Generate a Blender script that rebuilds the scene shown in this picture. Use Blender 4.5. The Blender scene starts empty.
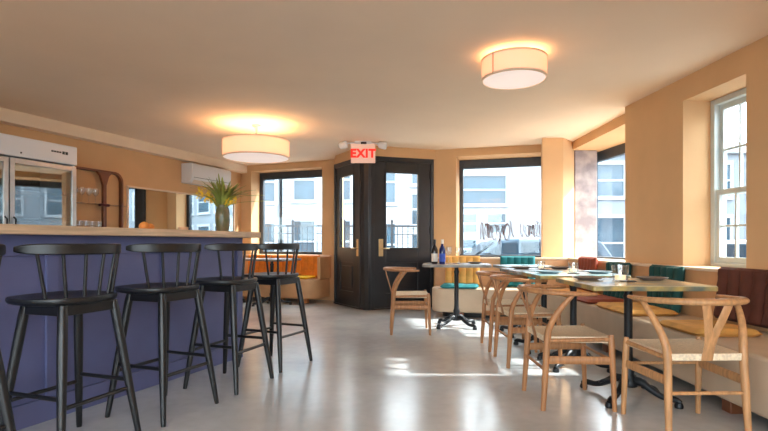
import bpy, bmesh, math, random
from mathutils import Vector, Matrix
R = math.radians
random.seed(7)
scn = bpy.context.scene
COL = scn.collection

# ------------------------------------------------------------------ materials
def lin(c):
    return tuple(((v/255)/12.92 if v/255 <= .04045 else ((v/255+.055)/1.055)**2.4) for v in c) + (1.0,)

def new_mat(name):
    m = bpy.data.materials.new(name); m.use_nodes = True
    nt = m.node_tree; nt.nodes.clear()
    out = nt.nodes.new('ShaderNodeOutputMaterial')
    return m, nt, out

def mat(name, col, rough=.5, metal=0., scale=8., amt=.12, bump=0., bscale=60., stretch=(1,1,1), col2=None, spec=.5, coat=0., trans=0.):
    m, nt, out = new_mat(name)
    b = nt.nodes.new('ShaderNodeBsdfPrincipled')
    tc = nt.nodes.new('ShaderNodeTexCoord'); mp = nt.nodes.new('ShaderNodeMapping')
    mp.inputs['Scale'].default_value = stretch
    nt.links.new(tc.outputs['Object'], mp.inputs['Vector'])
    nz = nt.nodes.new('ShaderNodeTexNoise'); nz.inputs['Scale'].default_value = scale; nz.inputs['Detail'].default_value = 5
    nt.links.new(mp.outputs['Vector'], nz.inputs['Vector'])
    rp = nt.nodes.new('ShaderNodeValToRGB')
    a = lin(col)
    c2 = lin(col2) if col2 else None
    if c2:
        rp.color_ramp.elements[0].color = a; rp.color_ramp.elements[1].color = c2
        rp.color_ramp.elements[0].position = .38; rp.color_ramp.elements[1].position = .62
    else:
        rp.color_ramp.elements[0].color = tuple(v*(1-amt) for v in a[:3])+(1,)
        rp.color_ramp.elements[1].color = tuple(min(1, v*(1+amt)) for v in a[:3])+(1,)
        rp.color_ramp.elements[0].position = .3; rp.color_ramp.elements[1].position = .7
    nt.links.new(nz.outputs['Fac'], rp.inputs['Fac'])
    nt.links.new(rp.outputs['Color'], b.inputs['Base Color'])
    b.inputs['Roughness'].default_value = rough; b.inputs['Metallic'].default_value = metal
    b.inputs['Specular IOR Level'].default_value = spec
    b.inputs['Coat Weight'].default_value = coat
    if bump:
        n2 = nt.nodes.new('ShaderNodeTexNoise'); n2.inputs['Scale'].default_value = bscale; n2.inputs['Detail'].default_value = 3
        nt.links.new(mp.outputs['Vector'], n2.inputs['Vector'])
        bp = nt.nodes.new('ShaderNodeBump'); bp.inputs['Strength'].default_value = bump; bp.inputs['Distance'].default_value = .01
        nt.links.new(n2.outputs['Fac'], bp.inputs['Height']); nt.links.new(bp.outputs['Normal'], b.inputs['Normal'])
    nt.links.new(b.outputs['BSDF'], out.inputs['Surface'])
    return m

def glass_mat(name, tint=(245,250,250), refl=1.0, base=0.):
    m, nt, out = new_mat(name)
    t = nt.nodes.new('ShaderNodeBsdfTransparent'); t.inputs['Color'].default_value = lin(tint)
    g = nt.nodes.new('ShaderNodeBsdfGlossy'); g.inputs['Roughness'].default_value = .02
    lw = nt.nodes.new('ShaderNodeLayerWeight'); lw.inputs['Blend'].default_value = .5
    f = nt.nodes.new('ShaderNodeMath'); f.operation = 'POWER'; f.inputs[1].default_value = 5
    nt.links.new(lw.outputs['Facing'], f.inputs[0])
    ma = nt.nodes.new('ShaderNodeMath'); ma.operation = 'MULTIPLY_ADD'; ma.use_clamp = True
    ma.inputs[1].default_value = refl; ma.inputs[2].default_value = base+.03
    nt.links.new(f.outputs[0], ma.inputs[0])
    mx = nt.nodes.new('ShaderNodeMixShader')
    nt.links.new(ma.outputs[0], mx.inputs['Fac']); nt.links.new(t.outputs[0], mx.inputs[1]); nt.links.new(g.outputs[0], mx.inputs[2])
    nt.links.new(mx.outputs[0], out.inputs['Surface'])
    return m

def emit_mat(name, col, strength, base=None):
    m, nt, out = new_mat(name)
    b = nt.nodes.new('ShaderNodeBsdfPrincipled')
    b.inputs['Base Color'].default_value = lin(base or col); b.inputs['Roughness'].default_value = .7
    b.inputs['Emission Color'].default_value = lin(col); b.inputs['Emission Strength'].default_value = strength
    nt.links.new(b.outputs[0], out.inputs['Surface'])
    return m

def floor_mat():
    m, nt, out = new_mat('polished_concrete')
    b = nt.nodes.new('ShaderNodeBsdfPrincipled')
    tc = nt.nodes.new('ShaderNodeTexCoord')
    n1 = nt.nodes.new('ShaderNodeTexNoise'); n1.inputs['Scale'].default_value = 1.1; n1.inputs['Detail'].default_value = 4; n1.inputs['Roughness'].default_value = .5; n1.inputs['Distortion'].default_value = .1
    nt.links.new(tc.outputs['Object'], n1.inputs['Vector'])
    rp = nt.nodes.new('ShaderNodeValToRGB')
    rp.color_ramp.elements[0].position = .3; rp.color_ramp.elements[0].color = lin((180,182,184))
    rp.color_ramp.elements[1].position = .7; rp.color_ramp.elements[1].color = lin((210,212,214))
    nt.links.new(n1.outputs['Fac'], rp.inputs['Fac'])
    n2 = nt.nodes.new('ShaderNodeTexNoise'); n2.inputs['Scale'].default_value = 14; n2.inputs['Detail'].default_value = 6
    nt.links.new(tc.outputs['Object'], n2.inputs['Vector'])
    r2 = nt.nodes.new('ShaderNodeValToRGB')
    r2.color_ramp.elements[0].position = .35; r2.color_ramp.elements[0].color = (.94,.94,.94,1)
    r2.color_ramp.elements[1].position = .6; r2.color_ramp.elements[1].color = (1,1,1,1)
    nt.links.new(n2.outputs['Fac'], r2.inputs['Fac'])
    mx = nt.nodes.new('ShaderNodeMixRGB'); mx.blend_type = 'MULTIPLY'; mx.inputs['Fac'].default_value = 1
    nt.links.new(rp.outputs[0], mx.inputs[1]); nt.links.new(r2.outputs[0], mx.inputs[2])
    nt.links.new(mx.outputs[0], b.inputs['Base Color'])
    rr = nt.nodes.new('ShaderNodeMapRange'); rr.inputs['To Min'].default_value = .16; rr.inputs['To Max'].default_value = .255
    nt.links.new(n1.outputs['Fac'], rr.inputs['Value']); nt.links.new(rr.outputs[0], b.inputs['Roughness'])
    bp = nt.nodes.new('ShaderNodeBump'); bp.inputs['Strength'].default_value = .18; bp.inputs['Distance'].default_value = .012
    n3 = nt.nodes.new('ShaderNodeTexNoise'); n3.inputs['Scale'].default_value = 5; n3.inputs['Detail'].default_value = 4
    nt.links.new(tc.outputs['Object'], n3.inputs['Vector'])
    nt.links.new(n3.outputs['Fac'], bp.inputs['Height']); nt.links.new(bp.outputs[0], b.inputs['Normal'])
    b.inputs['Specular IOR Level'].default_value = .55; b.inputs['Coat Weight'].default_value = .25; b.inputs['Coat Roughness'].default_value = .24
    nt.links.new(b.outputs[0], out.inputs['Surface'])
    return m

def siding_mat(name, col, dark, scale=5.0):
    m, nt, out = new_mat(name)
    b = nt.nodes.new('ShaderNodeBsdfPrincipled'); b.inputs['Roughness'].default_value = .8
    tc = nt.nodes.new('ShaderNodeTexCoord')
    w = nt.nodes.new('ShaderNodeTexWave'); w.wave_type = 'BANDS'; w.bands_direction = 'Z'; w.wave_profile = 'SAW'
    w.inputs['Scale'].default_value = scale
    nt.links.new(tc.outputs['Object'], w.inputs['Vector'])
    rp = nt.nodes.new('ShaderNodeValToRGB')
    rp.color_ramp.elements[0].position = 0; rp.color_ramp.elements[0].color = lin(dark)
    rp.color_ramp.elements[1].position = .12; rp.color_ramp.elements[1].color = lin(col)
    nt.links.new(w.outputs['Fac'], rp.inputs['Fac']); nt.links.new(rp.outputs[0], b.inputs['Base Color'])
    nt.links.new(b.outputs[0], out.inputs['Surface'])
    return m

def shade_mat():
    m, nt, out = new_mat('lamp_fabric')
    d = nt.nodes.new('ShaderNodeBsdfDiffuse'); d.inputs['Color'].default_value = lin((245,225,210))
    t = nt.nodes.new('ShaderNodeBsdfTranslucent'); t.inputs['Color'].default_value = lin((255,222,185))
    mx = nt.nodes.new('ShaderNodeMixShader'); mx.inputs['Fac'].default_value = .2
    nz = nt.nodes.new('ShaderNodeTexNoise'); nz.inputs['Scale'].default_value = 90
    bp = nt.nodes.new('ShaderNodeBump'); bp.inputs['Strength'].default_value = .1
    nt.links.new(nz.outputs['Fac'], bp.inputs['Height']); nt.links.new(bp.outputs[0], d.inputs['Normal'])
    nt.links.new(d.outputs[0], mx.inputs[1]); nt.links.new(t.outputs[0], mx.inputs[2])
    e = nt.nodes.new('ShaderNodeEmission'); e.inputs['Color'].default_value = lin((255,205,165)); e.inputs['Strength'].default_value = .16
    ad = nt.nodes.new('ShaderNodeAddShader')
    nt.links.new(mx.outputs[0], ad.inputs[0]); nt.links.new(e.outputs[0], ad.inputs[1])
    nt.links.new(ad.outputs[0], out.inputs['Surface'])
    return m

M = {}
M['wall'] = mat('tan_plaster', (212,170,124), .8, scale=2.5, amt=.05, bump=.06, bscale=40)
M['ceil'] = mat('cream_ceiling', (243,220,194), .85, scale=1.5, amt=.03)
M['trimcream'] = mat('cream_trim', (236,214,186), .6, scale=3, amt=.04)
M['floor'] = floor_mat()
M['blackframe'] = mat('black_window_frame', (56,62,70), .45, scale=12, amt=.15)
M['doorpaint'] = mat('black_door_paint', (36,37,41), .3, scale=10, amt=.15)
M['whiteframe'] = mat('white_sash_paint', (200,210,210), .45, scale=10, amt=.04)
M['pillar'] = mat('mottled_grey_plaster', (138,130,134), .85, scale=5, bump=.3, bscale=18, col2=(176,166,166))
M['glass'] = glass_mat('window_glass', (244,250,252), 1.0)
M['doorglass'] = glass_mat('fridge_glass', (190,205,210), 1.6, .22)
M['drink'] = glass_mat('drinking_glass', (250,252,253), 1.3, .10)
M['mirror'] = mat('mirror_silver', (225,232,232), .02, metal=1, scale=2, amt=.01)
M['oak'] = mat('oiled_oak', (192,142,96), .45, scale=5, amt=.22, stretch=(12,12,1.2), bump=.05)
M['oak2'] = mat('dark_oiled_oak', (172,120,78), .45, scale=5, amt=.22, stretch=(12,12,1.2), bump=.05)
M['cord'] = mat('paper_cord', (234,214,184), .8, scale=60, amt=.2, bump=.5, bscale=120, stretch=(1,8,1))
M['stool'] = mat('black_stained_wood', (20,20,22), .36, scale=9, amt=.25, stretch=(6,6,1), bump=.04)
M['barblue'] = mat('blue_violet_bar_paint', (94,98,138), .5, scale=3, amt=.12, bump=.05)
M['bartop'] = mat('pale_wood_counter', (204,172,140), .45, scale=4, amt=.2, stretch=(1,14,14))
M['iron'] = mat('black_cast_iron', (30,32,36), .42, metal=.3, scale=20, amt=.2, bump=.15)
M['bench'] = mat('cream_bench_plaster', (200,176,150), .7, scale=4, amt=.07, bump=.06)
M['benchtan'] = mat('tan_bench_wood', (212,164,118), .55, scale=4, amt=.12)
M['benchcap'] = mat('bench_cap_wood', (232,205,176), .5, scale=4, amt=.08)
M['mustard'] = mat('mustard_velvet', (212,156,80), .9, scale=9, amt=.18, bump=.2)
M['yellow'] = mat('yellow_velvet', (236,176,96), .9, scale=9, amt=.14, bump=.2)
M['lemon'] = mat('lemon_fabric', (250,200,30), .9, scale=9, amt=.1, bump=.2)
M['teal'] = mat('teal_velvet', (18,106,112), .85, scale=9, amt=.2, bump=.2)
M['green'] = mat('deep_green_velvet', (18,66,62), .85, scale=9, amt=.2, bump=.2)
M['rust'] = mat('rust_velvet', (138,64,42), .88, scale=9, amt=.2, bump=.2)
M['brown'] = mat('brown_velvet', (86,42,28), .88, scale=9, amt=.2, bump=.2)
M['orange'] = mat('orange_velvet', (232,134,44), .88, scale=9, amt=.18, bump=.2)
M['top_a'] = mat('marbled_cream_tabletop', (222,200,150), .22, scale=4, col2=(170,172,160), spec=.6)
M['top_b'] = mat('marbled_teal_tabletop', (70,165,172), .2, scale=3, col2=(206,214,214), spec=.6)
M['top_c'] = mat('marbled_grey_tabletop', (150,140,130), .22, scale=4, col2=(196,200,200), spec=.6)
M['edge'] = mat('mottled_table_edge', (176,150,84), .4, scale=9, col2=(96,104,92))
M['edgegrey'] = mat('grey_table_edge', (120,116,110), .4, scale=9, col2=(160,156,148))
M['plate'] = mat('stoneware_plate', (112,98,90), .35, scale=14, amt=.15)
M['plateblue'] = mat('blue_grey_plate', (120,140,150), .35, scale=14, amt=.15)
M['white'] = mat('white_enamel', (226,226,226), .35, scale=3, amt=.02)
M['acside'] = mat('beige_plastic', (214,196,176), .45, scale=3, amt=.02)
M['dark'] = mat('dark_plastic', (30,30,32), .5, scale=8, amt=.1)
M['steel'] = mat('brushed_steel', (190,190,188), .3, metal=.9, scale=12, amt=.08)
M['brass'] = mat('brass', (214,186,140), .28, metal=.9, scale=12, amt=.1)
M['copper'] = mat('brown_lacquered_wood', (118,68,42), .4, scale=6, amt=.2)
M['inner'] = mat('fridge_interior', (120,110,100), .6, scale=6, amt=.1)
M['maroon'] = mat('maroon_fitting', (88,24,30), .4, scale=10, amt=.2)
M['shade'] = shade_mat()
M['diffuser1'] = emit_mat('lamp_diffuser', (255,236,225), .22, (250,235,230))
M['bulb'] = emit_mat('bulb_glow', (255,215,165), 6)
M['exitplate'] = emit_mat('exit_plate', (255,190,165), .12, (225,200,185))
M['exitred'] = emit_mat('exit_letters', (255,40,25), .4, (220,40,30))
M['flame'] = emit_mat('candle_flame', (255,190,90), 9)
M['wax'] = emit_mat('candle_wax', (255,210,150), .5, (250,235,215))
M['winebottle'] = mat('dark_wine_bottle', (28,22,24), .12, scale=5, amt=.1)
M['bluebottle'] = mat('cobalt_bottle', (22,34,92), .12, scale=5, amt=.1)
M['labelwhite'] = mat('white_paper_label', (232,226,216), .6, scale=9, amt=.04)
M['labelblue'] = mat('blue_paper_label', (60,90,190), .6, scale=9, amt=.06)
M['vase'] = mat('speckled_green_vase', (92,96,62), .3, scale=14, col2=(128,112,84))
M['leaf'] = mat('strap_leaf', (140,146,66), .5, scale=12, amt=.35)
M['flower'] = mat('yellow_blossom', (236,190,40), .6, scale=12, amt=.2)
M['orangefruit'] = mat('orange_peel', (240,150,70), .5, scale=30, amt=.1, bump=.2, bscale=90)
M['peach'] = mat('peach_ceramic', (240,190,150), .4, scale=12, amt=.08)
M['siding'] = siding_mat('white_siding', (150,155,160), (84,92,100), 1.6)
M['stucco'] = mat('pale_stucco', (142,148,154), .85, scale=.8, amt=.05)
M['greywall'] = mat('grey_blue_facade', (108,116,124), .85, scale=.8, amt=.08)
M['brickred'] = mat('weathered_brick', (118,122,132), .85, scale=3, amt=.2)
M['farwin'] = mat('street_window_glass', (44,66,80), .15, scale=.8, amt=.25)
M['street'] = mat('asphalt', (120,122,126), .85, scale=2, amt=.12)
M['walk'] = mat('sidewalk_concrete', (170,172,174), .85, scale=2, amt=.08)
M['railing'] = mat('dark_iron_railing', (34,40,48), .5, scale=9, amt=.1)
M['carpaint'] = mat('slate_car_paint', (44,60,74), .5, scale=2, amt=.05, spec=.15)
M['carpaint2'] = mat('pale_car_paint', (140,150,158), .25, metal=.2, scale=2, amt=.05, coat=.5)
M['carglass'] = mat('car_window_glass', (18,34,46), .35, scale=3, amt=.2, spec=.12)
M['tyre'] = mat('tyre_rubber', (28,28,28), .8, scale=9, amt=.1)
M['script'] = mat('brown_window_lettering', (84,54,50), .6, scale=30, amt=.2)

# ------------------------------------------------------------------ mesh helper
class MB:
    def __init__(s): s.v = []; s.f = []; s.T = Matrix.Identity(4)
    def add(s, vs, fs):
        n = len(s.v)
        s.v += [tuple(s.T @ Vector(v)) for v in vs]
        s.f += [tuple(i+n for i in f) for f in fs]
        return s
    def box(s, x0, x1, y0, y1, z0, z1):
        vs = [(x,y,z) for z in (z0,z1) for y in (y0,y1) for x in (x0,x1)]
        return s.add(vs, [(0,2,3,1),(4,5,7,6),(0,1,5,4),(2,6,7,3),(0,4,6,2),(1,3,7,5)])
    def prism(s, poly, z0, z1):
        n = len(poly)
        vs = [(x,y,z0) for x,y in poly]+[(x,y,z1) for x,y in poly]
        fs = [tuple(range(n))[::-1], tuple(range(n,2*n))]+[(i,(i+1)%n,(i+1)%n+n,i+n) for i in range(n)]
        return s.add(vs, fs)
    def prism_y(s, poly, y0, y1):
        n = len(poly)
        vs = [(x,y0,z) for x,z in poly]+[(x,y1,z) for x,z in poly]
        fs = [tuple(range(n)), tuple(range(n,2*n))[::-1]]+[(i,i+n,(i+1)%n+n,(i+1)%n) for i in range(n)]
        return s.add(vs, fs)
    def lathe(s, prof, n=24, c=(0,0,0), open_=False):
        vs = []; fs = []
        for r, z in prof:
            for k in range(n):
                a = 2*math.pi*k/n
                vs.append((c[0]+r*math.cos(a), c[1]+r*math.sin(a), c[2]+z))
        for i in range(len(prof)-1):
            for k in range(n):
                fs.append((i*n+k, i*n+(k+1)%n, (i+1)*n+(k+1)%n, (i+1)*n+k))
        if not open_:
            fs.append(tuple(range(n))[::-1]); fs.append(tuple(range((len(prof)-1)*n, len(prof)*n)))
        return s.add(vs, fs)
    def tube(s, pts, rad, n=10, sx=1., sy=1., closed=False, up=None):
        pts = [Vector(p) for p in pts]; m = len(pts)
        if not isinstance(rad, (list,tuple)): rad = [rad]*m
        tans = []
        for i in range(m):
            if closed: t = pts[(i+1)%m]-pts[i-1]
            else: t = pts[min(i+1,m-1)]-pts[max(i-1,0)]
            tans.append(t.normalized())
        u = Vector(up) if up else (Vector((0,0,1)) if abs(tans[0].z) < .9 else Vector((1,0,0)))
        vs = []; fs = []
        for i in range(m):
            t = tans[i]; u = (u - t*u.dot(t)).normalized(); w = t.cross(u)
            for k in range(n):
                a = 2*math.pi*k/n
                vs.append(tuple(pts[i] + (u*math.cos(a)*sy + w*math.sin(a)*sx)*rad[i]))
        L = m if closed else m-1
        for i in range(L):
            j = (i+1) % m
            for k in range(n):
                fs.append((i*n+k, i*n+(k+1)%n, j*n+(k+1)%n, j*n+k))
        if not closed:
            fs.append(tuple(range(n))[::-1]); fs.append(tuple(range((m-1)*n, m*n)))
        return s.add(vs, fs)
    def build(s, name, m, parent=None, smooth=False, bevel=0., seg=2, kind=None, label=None):
        me = bpy.data.meshes.new(name); me.from_pydata(s.v, [], s.f)
        bm = bmesh.new(); bm.from_mesh(me)
        bmesh.ops.recalc_face_normals(bm, faces=bm.faces)
        bm.to_mesh(me); bm.free()
        me.materials.append(m)
        o = bpy.data.objects.new(name, me); COL.objects.link(o)
        if parent: o.parent = parent
        if smooth:
            for p in me.polygons: p.use_smooth = True
            me.set_sharp_from_angle(angle=R(50))
        if bevel:
            b = o.modifiers.new('bevel', 'BEVEL'); b.width = bevel; b.segments = seg; b.limit_method = 'ANGLE'; b.angle_limit = R(40)
        if kind: o['kind'] = kind
        if label: o['label'] = label
        return o

def box(x0,x1,y0,y1,z0,z1): return MB().box(x0,x1,y0,y1,z0,z1)

def smooth_pts(pts, n=5):
    P = [Vector(p) for p in pts]; out = []
    for i in range(len(P)-1):
        p0 = P[max(i-1,0)]; p1 = P[i]; p2 = P[i+1]; p3 = P[min(i+2,len(P)-1)]
        for k in range(n):
            t = k/n
            out.append(.5*((2*p1)+(-p0+p2)*t+(2*p0-5*p1+4*p2-p3)*t*t+(-p0+3*p1-3*p2+p3)*t**3))
    out.append(P[-1]); return out
def lerp_list(vals, n):
    out = []
    for i in range(len(vals)-1):
        for k in range(n): out.append(vals[i]+(vals[i+1]-vals[i])*k/n)
    return out+[vals[-1]]

def round_poly(pts, rads, n=8):
    out = []; m = len(pts)
    for i in range(m):
        p = Vector(pts[i]); a = Vector(pts[i-1]); b = Vector(pts[(i+1)%m]); r = rads[i]
        if r <= 0: out.append((p.x,p.y)); continue
        da = (a-p).normalized(); db = (b-p).normalized()
        ang = da.angle(db); d = r/math.tan(ang/2)
        s = p+da*d; e = p+db*d
        c = p+(da+db).normalized()*(r/math.sin(ang/2))
        a0 = math.atan2(s.y-c.y, s.x-c.x); a1 = math.atan2(e.y-c.y, e.x-c.x)
        while a1-a0 > math.pi: a1 -= 2*math.pi
        while a1-a0 < -math.pi: a1 += 2*math.pi
        for k in range(n+1):
            t = a0+(a1-a0)*k/n; out.append((c.x+r*math.cos(t), c.y+r*math.sin(t)))
    return out

def tag(o, label=None, cat=None, group=None, kind=None):
    if label: o['label'] = label
    if cat: o['category'] = cat
    if group: o['group'] = group
    if kind: o['kind'] = kind
    return o
def empty(name, loc, rz=0., label=None, cat=None, group=None, kind=None):
    o = bpy.data.objects.new(name, None); COL.objects.link(o)
    o.empty_display_size = .1
    o.location = loc; o.rotation_euler = (0,0,rz)
    return tag(o, label, cat, group, kind)
def copy_tree(o, parent=None):
    c = o.copy(); COL.objects.link(c)
    if parent: c.parent = parent
    for ch in list(o.children): copy_tree(ch, c)
    return c

# ------------------------------------------------------------------ room plan (metres; camera stands at x=0, y=0)
HC = 2.45; HEAD = 2.335
LW0 = Vector((-3.44, 7.43)); LWd = Vector((.358,.934)); LWrz = math.atan2(.934,.358)
def LW(s): return LW0+LWd*s
C1 = LW(2.107)
FLrz = math.atan2(-.358,.934); FRrz = math.atan2(-.276,.961); RWrz = math.atan2(-.998,.058)
back_y = -2.6
sL = (back_y-7.43)/.934
LWs = LW(sL)
RWe = (2.57+.058*(5.33-back_y), back_y)

def wall(name, p0, rz, length, thick, openings, z1=HC, m='wall', head_m=None):
    xs = sorted(set([0,length]+[v for o in openings for v in o[:2]]))
    mb = MB()
    for a, b in zip(xs[:-1], xs[1:]):
        op = [o for o in openings if o[0] <= a+1e-6 and o[1] >= b-1e-6]
        if not op: mb.box(a,b,0,thick,0,z1)
        else:
            o = op[0]
            if o[2] > 0: mb.box(a,b,0,thick,0,o[2])
            if o[3] < z1: mb.box(a,b,0,thick,o[3],z1)
    me = mb.build(name, M[m])
    me.location = (p0[0],p0[1],0); me.rotation_euler = (0,0,rz); me['kind'] = 'structure'
    return me

wall('wall_left', LWs, LWrz, (C1-LWs).length+.3, .2, [])
wall('wall_front_left', C1, FLrz, 1.965, .34, [(.224,1.711,.79,HEAD)])
wall('wall_front_right', (.77,7.8), FRrz, 2.08, .5, [(.353,1.78,.76,HEAD)])
wall('wall_right', (2.57,5.33), RWrz, 5.33-back_y+.02, .38, [(.942,1.653,.80,2.247)])
wall('wall_back', (RWe[0]+.5, back_y), math.pi, RWe[0]+.5-LWs[0]+.6, .2, [(1.0,4.7,.35,2.3),(5.2,9.2,.35,2.3)])
# bay beside the window: head band and low wall
o = box(2.70,3.45,5.30,7.22,HEAD,HC).build('wall_bay_head', M['wall'], kind='structure')
o = MB().prism([(2.60,5.30),(3.45,5.30),(3.45,7.75),(2.60,7.75)],0,.755).build('wall_bay_low', M['wall'], kind='structure')
o = box(2.73,3.45,7.22,7.75,HEAD,HC).build('wall_bay_corner_head', M['wall'], kind='structure')
o = MB().prism([(2.18,6.89),(2.47,6.89),(2.74,7.20),(2.74,7.42),(2.33,7.42)],0,HC).build('wall_column', M['wall'], bevel=.008, kind='structure')
o = MB().prism([(2.75,7.2),(3.07,7.2),(3.07,7.5),(2.75,7.5)],.755,HEAD).build('wall_pillar', M['pillar'], bevel=.01, kind='structure')
# vestibule jambs
o = MB().prism([(-.862,8.70),(-.80,8.28),(-.74,8.31),(-.79,8.72)],0,HC).build('wall_left_jamb', M['wall'], kind='structure')
foot = [(LWs[0]-.3,back_y-.25),(RWe[0]+.42,back_y-.25),(3.0,5.29),(3.45,5.3),(3.45,7.75),(2.6,7.75),(.98,8.35),(.83,7.9),(-.25,7.52),(-.78,8.36),(-.72,9.05),(C1.x+.1,C1.y+.5),(C1.x-.4,C1.y+.2)]
MB().prism(foot, HC, HC+.15).build('ceiling', M['ceil'], kind='structure')
MB().prism(foot, -.15, 0).build('floor', M['floor'], kind='structure')
# overhead panels above the doors
o = MB().prism([(-.862,8.70),(-.79,8.26),(-.36,7.50),(-.19,7.44),(.80,7.775),(.77,7.86),(-.2,7.53),(-.31,7.58),(-.76,8.35)],2.30,HC).build('wall_door_head', M['wall'], kind='structure')
# ceiling beam on the left wall
L = (C1-LWs).length
o = box(0,L,-.14,0,2.307,HC).build('trim_beam', M['trimcream'], bevel=.006, kind='structure')
o.location = (LWs[0],LWs[1],0); o.rotation_euler = (0,0,LWrz)
# deep sills
MB().prism([(.80,7.74),(.76,7.19),(2.56,6.80),(2.56,5.36),(2.62,5.36),(3.2,5.36),(3.2,7.4),(2.8,7.6),(1.3,8.25)],.755,.775).build('trim_window_ledge', M['trimcream'], bevel=.004, kind='structure')

# ------------------------------------------------------------------ windows
def picture_window(name, p0, rz, x0,x1,z0,z1,d, fw=.07, top=.09, dep=.07, m='blackframe'):
    r = empty(name, (p0[0],p0[1],0), rz, kind='structure')
    mb = MB().box(x0,x0+fw,d,d+dep,z0,z1).box(x1-fw,x1,d,d+dep,z0,z1).box(x0+fw,x1-fw,d,d+dep,z1-top,z1).box(x0+fw,x1-fw,d,d+dep,z0,z0+.05)
    mb.build('window_frame', M[m], r, bevel=.006)
    box(x0+fw,x1-fw,d+.03,d+.038,z0+.05,z1-top).build('pane', M['glass'], r)
    return r
picture_window('window_1', C1, FLrz, .224,1.711,.79,HEAD,.27, fw=.075, top=.13)
w2 = picture_window('window_2', (.77,7.8), FRrz, .353,1.78,.76,HEAD,.40, fw=.06, top=.14)
# bay glass
bd = Vector((3.34-3.12, 5.3-7.5)); brz = math.atan2(bd.y,bd.x)
picture_window('window_3', (3.12,7.5), brz, 0,bd.length,.755,HEAD,0, fw=.05, top=.14)
# double hung sash window
r = empty('window_4', (2.57,5.33,0), RWrz, kind='structure')
x0,x1,z0,z1 = .942,1.653,.80,2.247
mb = MB().box(x0,x0+.05,.25,.36,z0,z1).box(x1-.05,x1,.25,.36,z0,z1).box(x0+.05,x1-.05,.25,.36,z1-.05,z1).box(x0+.05,x1-.05,.23,.36,z0,z0+.03)
mb.build('window_frame', M['whiteframe'], r, bevel=.004)
zm = 1.43
for (a,b,d) in ((zm-.02,z1-.05,.30),(z0+.03,zm+.03,.265)):
    mb = MB().box(x0+.05,x0+.09,d,d+.035,a,b).box(x1-.09,x1-.05,d,d+.035,a,b).box(x0+.09,x1-.09,d,d+.035,b-.045,b).box(x0+.09,x1-.09,d,d+.035,a,a+.05)
    w = x1-x0-.18
    for k in (1,2): mb.box(x0+.09+w*k/3-.009,x0+.09+w*k/3+.009,d+.005,d+.03,a+.05,b-.045)
    mb.box(x0+.09,x1-.09,d+.006,d+.029,(a+b)/2-.009,(a+b)/2+.009)
    s = mb.build('sash', M['whiteframe'], r, bevel=.003)
    box(x0+.09,x1-.09,d+.015,d+.02,a+.05,b-.045).build('pane', M['glass'], s)
for k,(a_,b_) in enumerate(((1.0,4.7),(5.2,9.2))):  # unseen rear windows, added and glazed wide to let in more daylight
    picture_window('window_%d'%(5+k), (RWe[0]+.5,back_y), math.pi, a_,b_,.35,2.3,.05)

# window lettering, written on the glass in looping script (seen mirrored from indoors)
def bez(pts, name, parent, rad=.006):
    mb = MB(); mb.tube(smooth_pts(pts, 6), rad, 6); return mb
r = empty('window_lettering', (.77,7.8,0), FRrz, 'brown handwritten looping lettering on the front window glass above the parked car', 'lettering')
d = .424
def stroke(ps): return [(x,d,z) for x,z in ps]
mb = MB(); xw = .64
random.seed(11)
# glyph shapes (x right, z up), unit height; two words of cursive strokes
glyphs = [
 [(0,0),(.05,.9),(.12,1.0),(.15,.3),(.2,.05),(.28,.8),(.33,.95),(.36,.2)],
 [(0,.1),(.08,.85),(.02,.95),(.12,.1),(.22,.9),(.25,.1)],
 [(.15,.9),(.02,.6),(.05,.1),(.2,.05),(.27,.5),(.2,.9),(.1,.85)],
 [(0,.9),(.1,.5),(.15,-.1),(.05,-.2),(.2,.3),(.3,.85),(.34,.3)],
 [(.22,1.),(.05,.8),(0,.3),(.12,0),(.28,.2),(.3,.7),(.18,.95),(.1,.7)],
 [(0,1.15),(.06,.8),(.12,.4),(.2,.15)],
]
second = [
 [(0,1.0),(.03,.3),(.12,.1),(.2,.4),(.22,.9)],
 [(.2,.8),(.05,.6),(.08,.2),(.22,.1),(.25,.7),(.12,.85)],
 [(0,.1),(.05,.85),(.15,.2),(.22,.9),(.27,.1)],
 [(0,0),(.08,.9),(.2,1.0),(.18,.4),(.1,.2),(.28,.1),(.32,.8)],
 [(0,.9),(.1,1.1),(.25,.95),(.15,.5),(.1,0)],
]
def word(gl, x, z, h):
    for g in gl:
        mb.tube(smooth_pts([(x+px*h*1.0, d, z+pz*h) for px,pz in g],5), .0065, 6)
        w = max(p[0] for p in g); x += (w+.04)*h
        # a second, offset outline gives the hollow brush look
        mb.tube(smooth_pts([(x-(w+.04)*h+px*h*1.0+.018, d, z+pz*h-.012) for px,pz in g],5), .004, 5)
    return x
xe = word(glyphs, .68, 1.05, .27)
word(second, xe+.09, 1.08, .25)
mb.build('lettering', M['script'], r, smooth=True)

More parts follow.
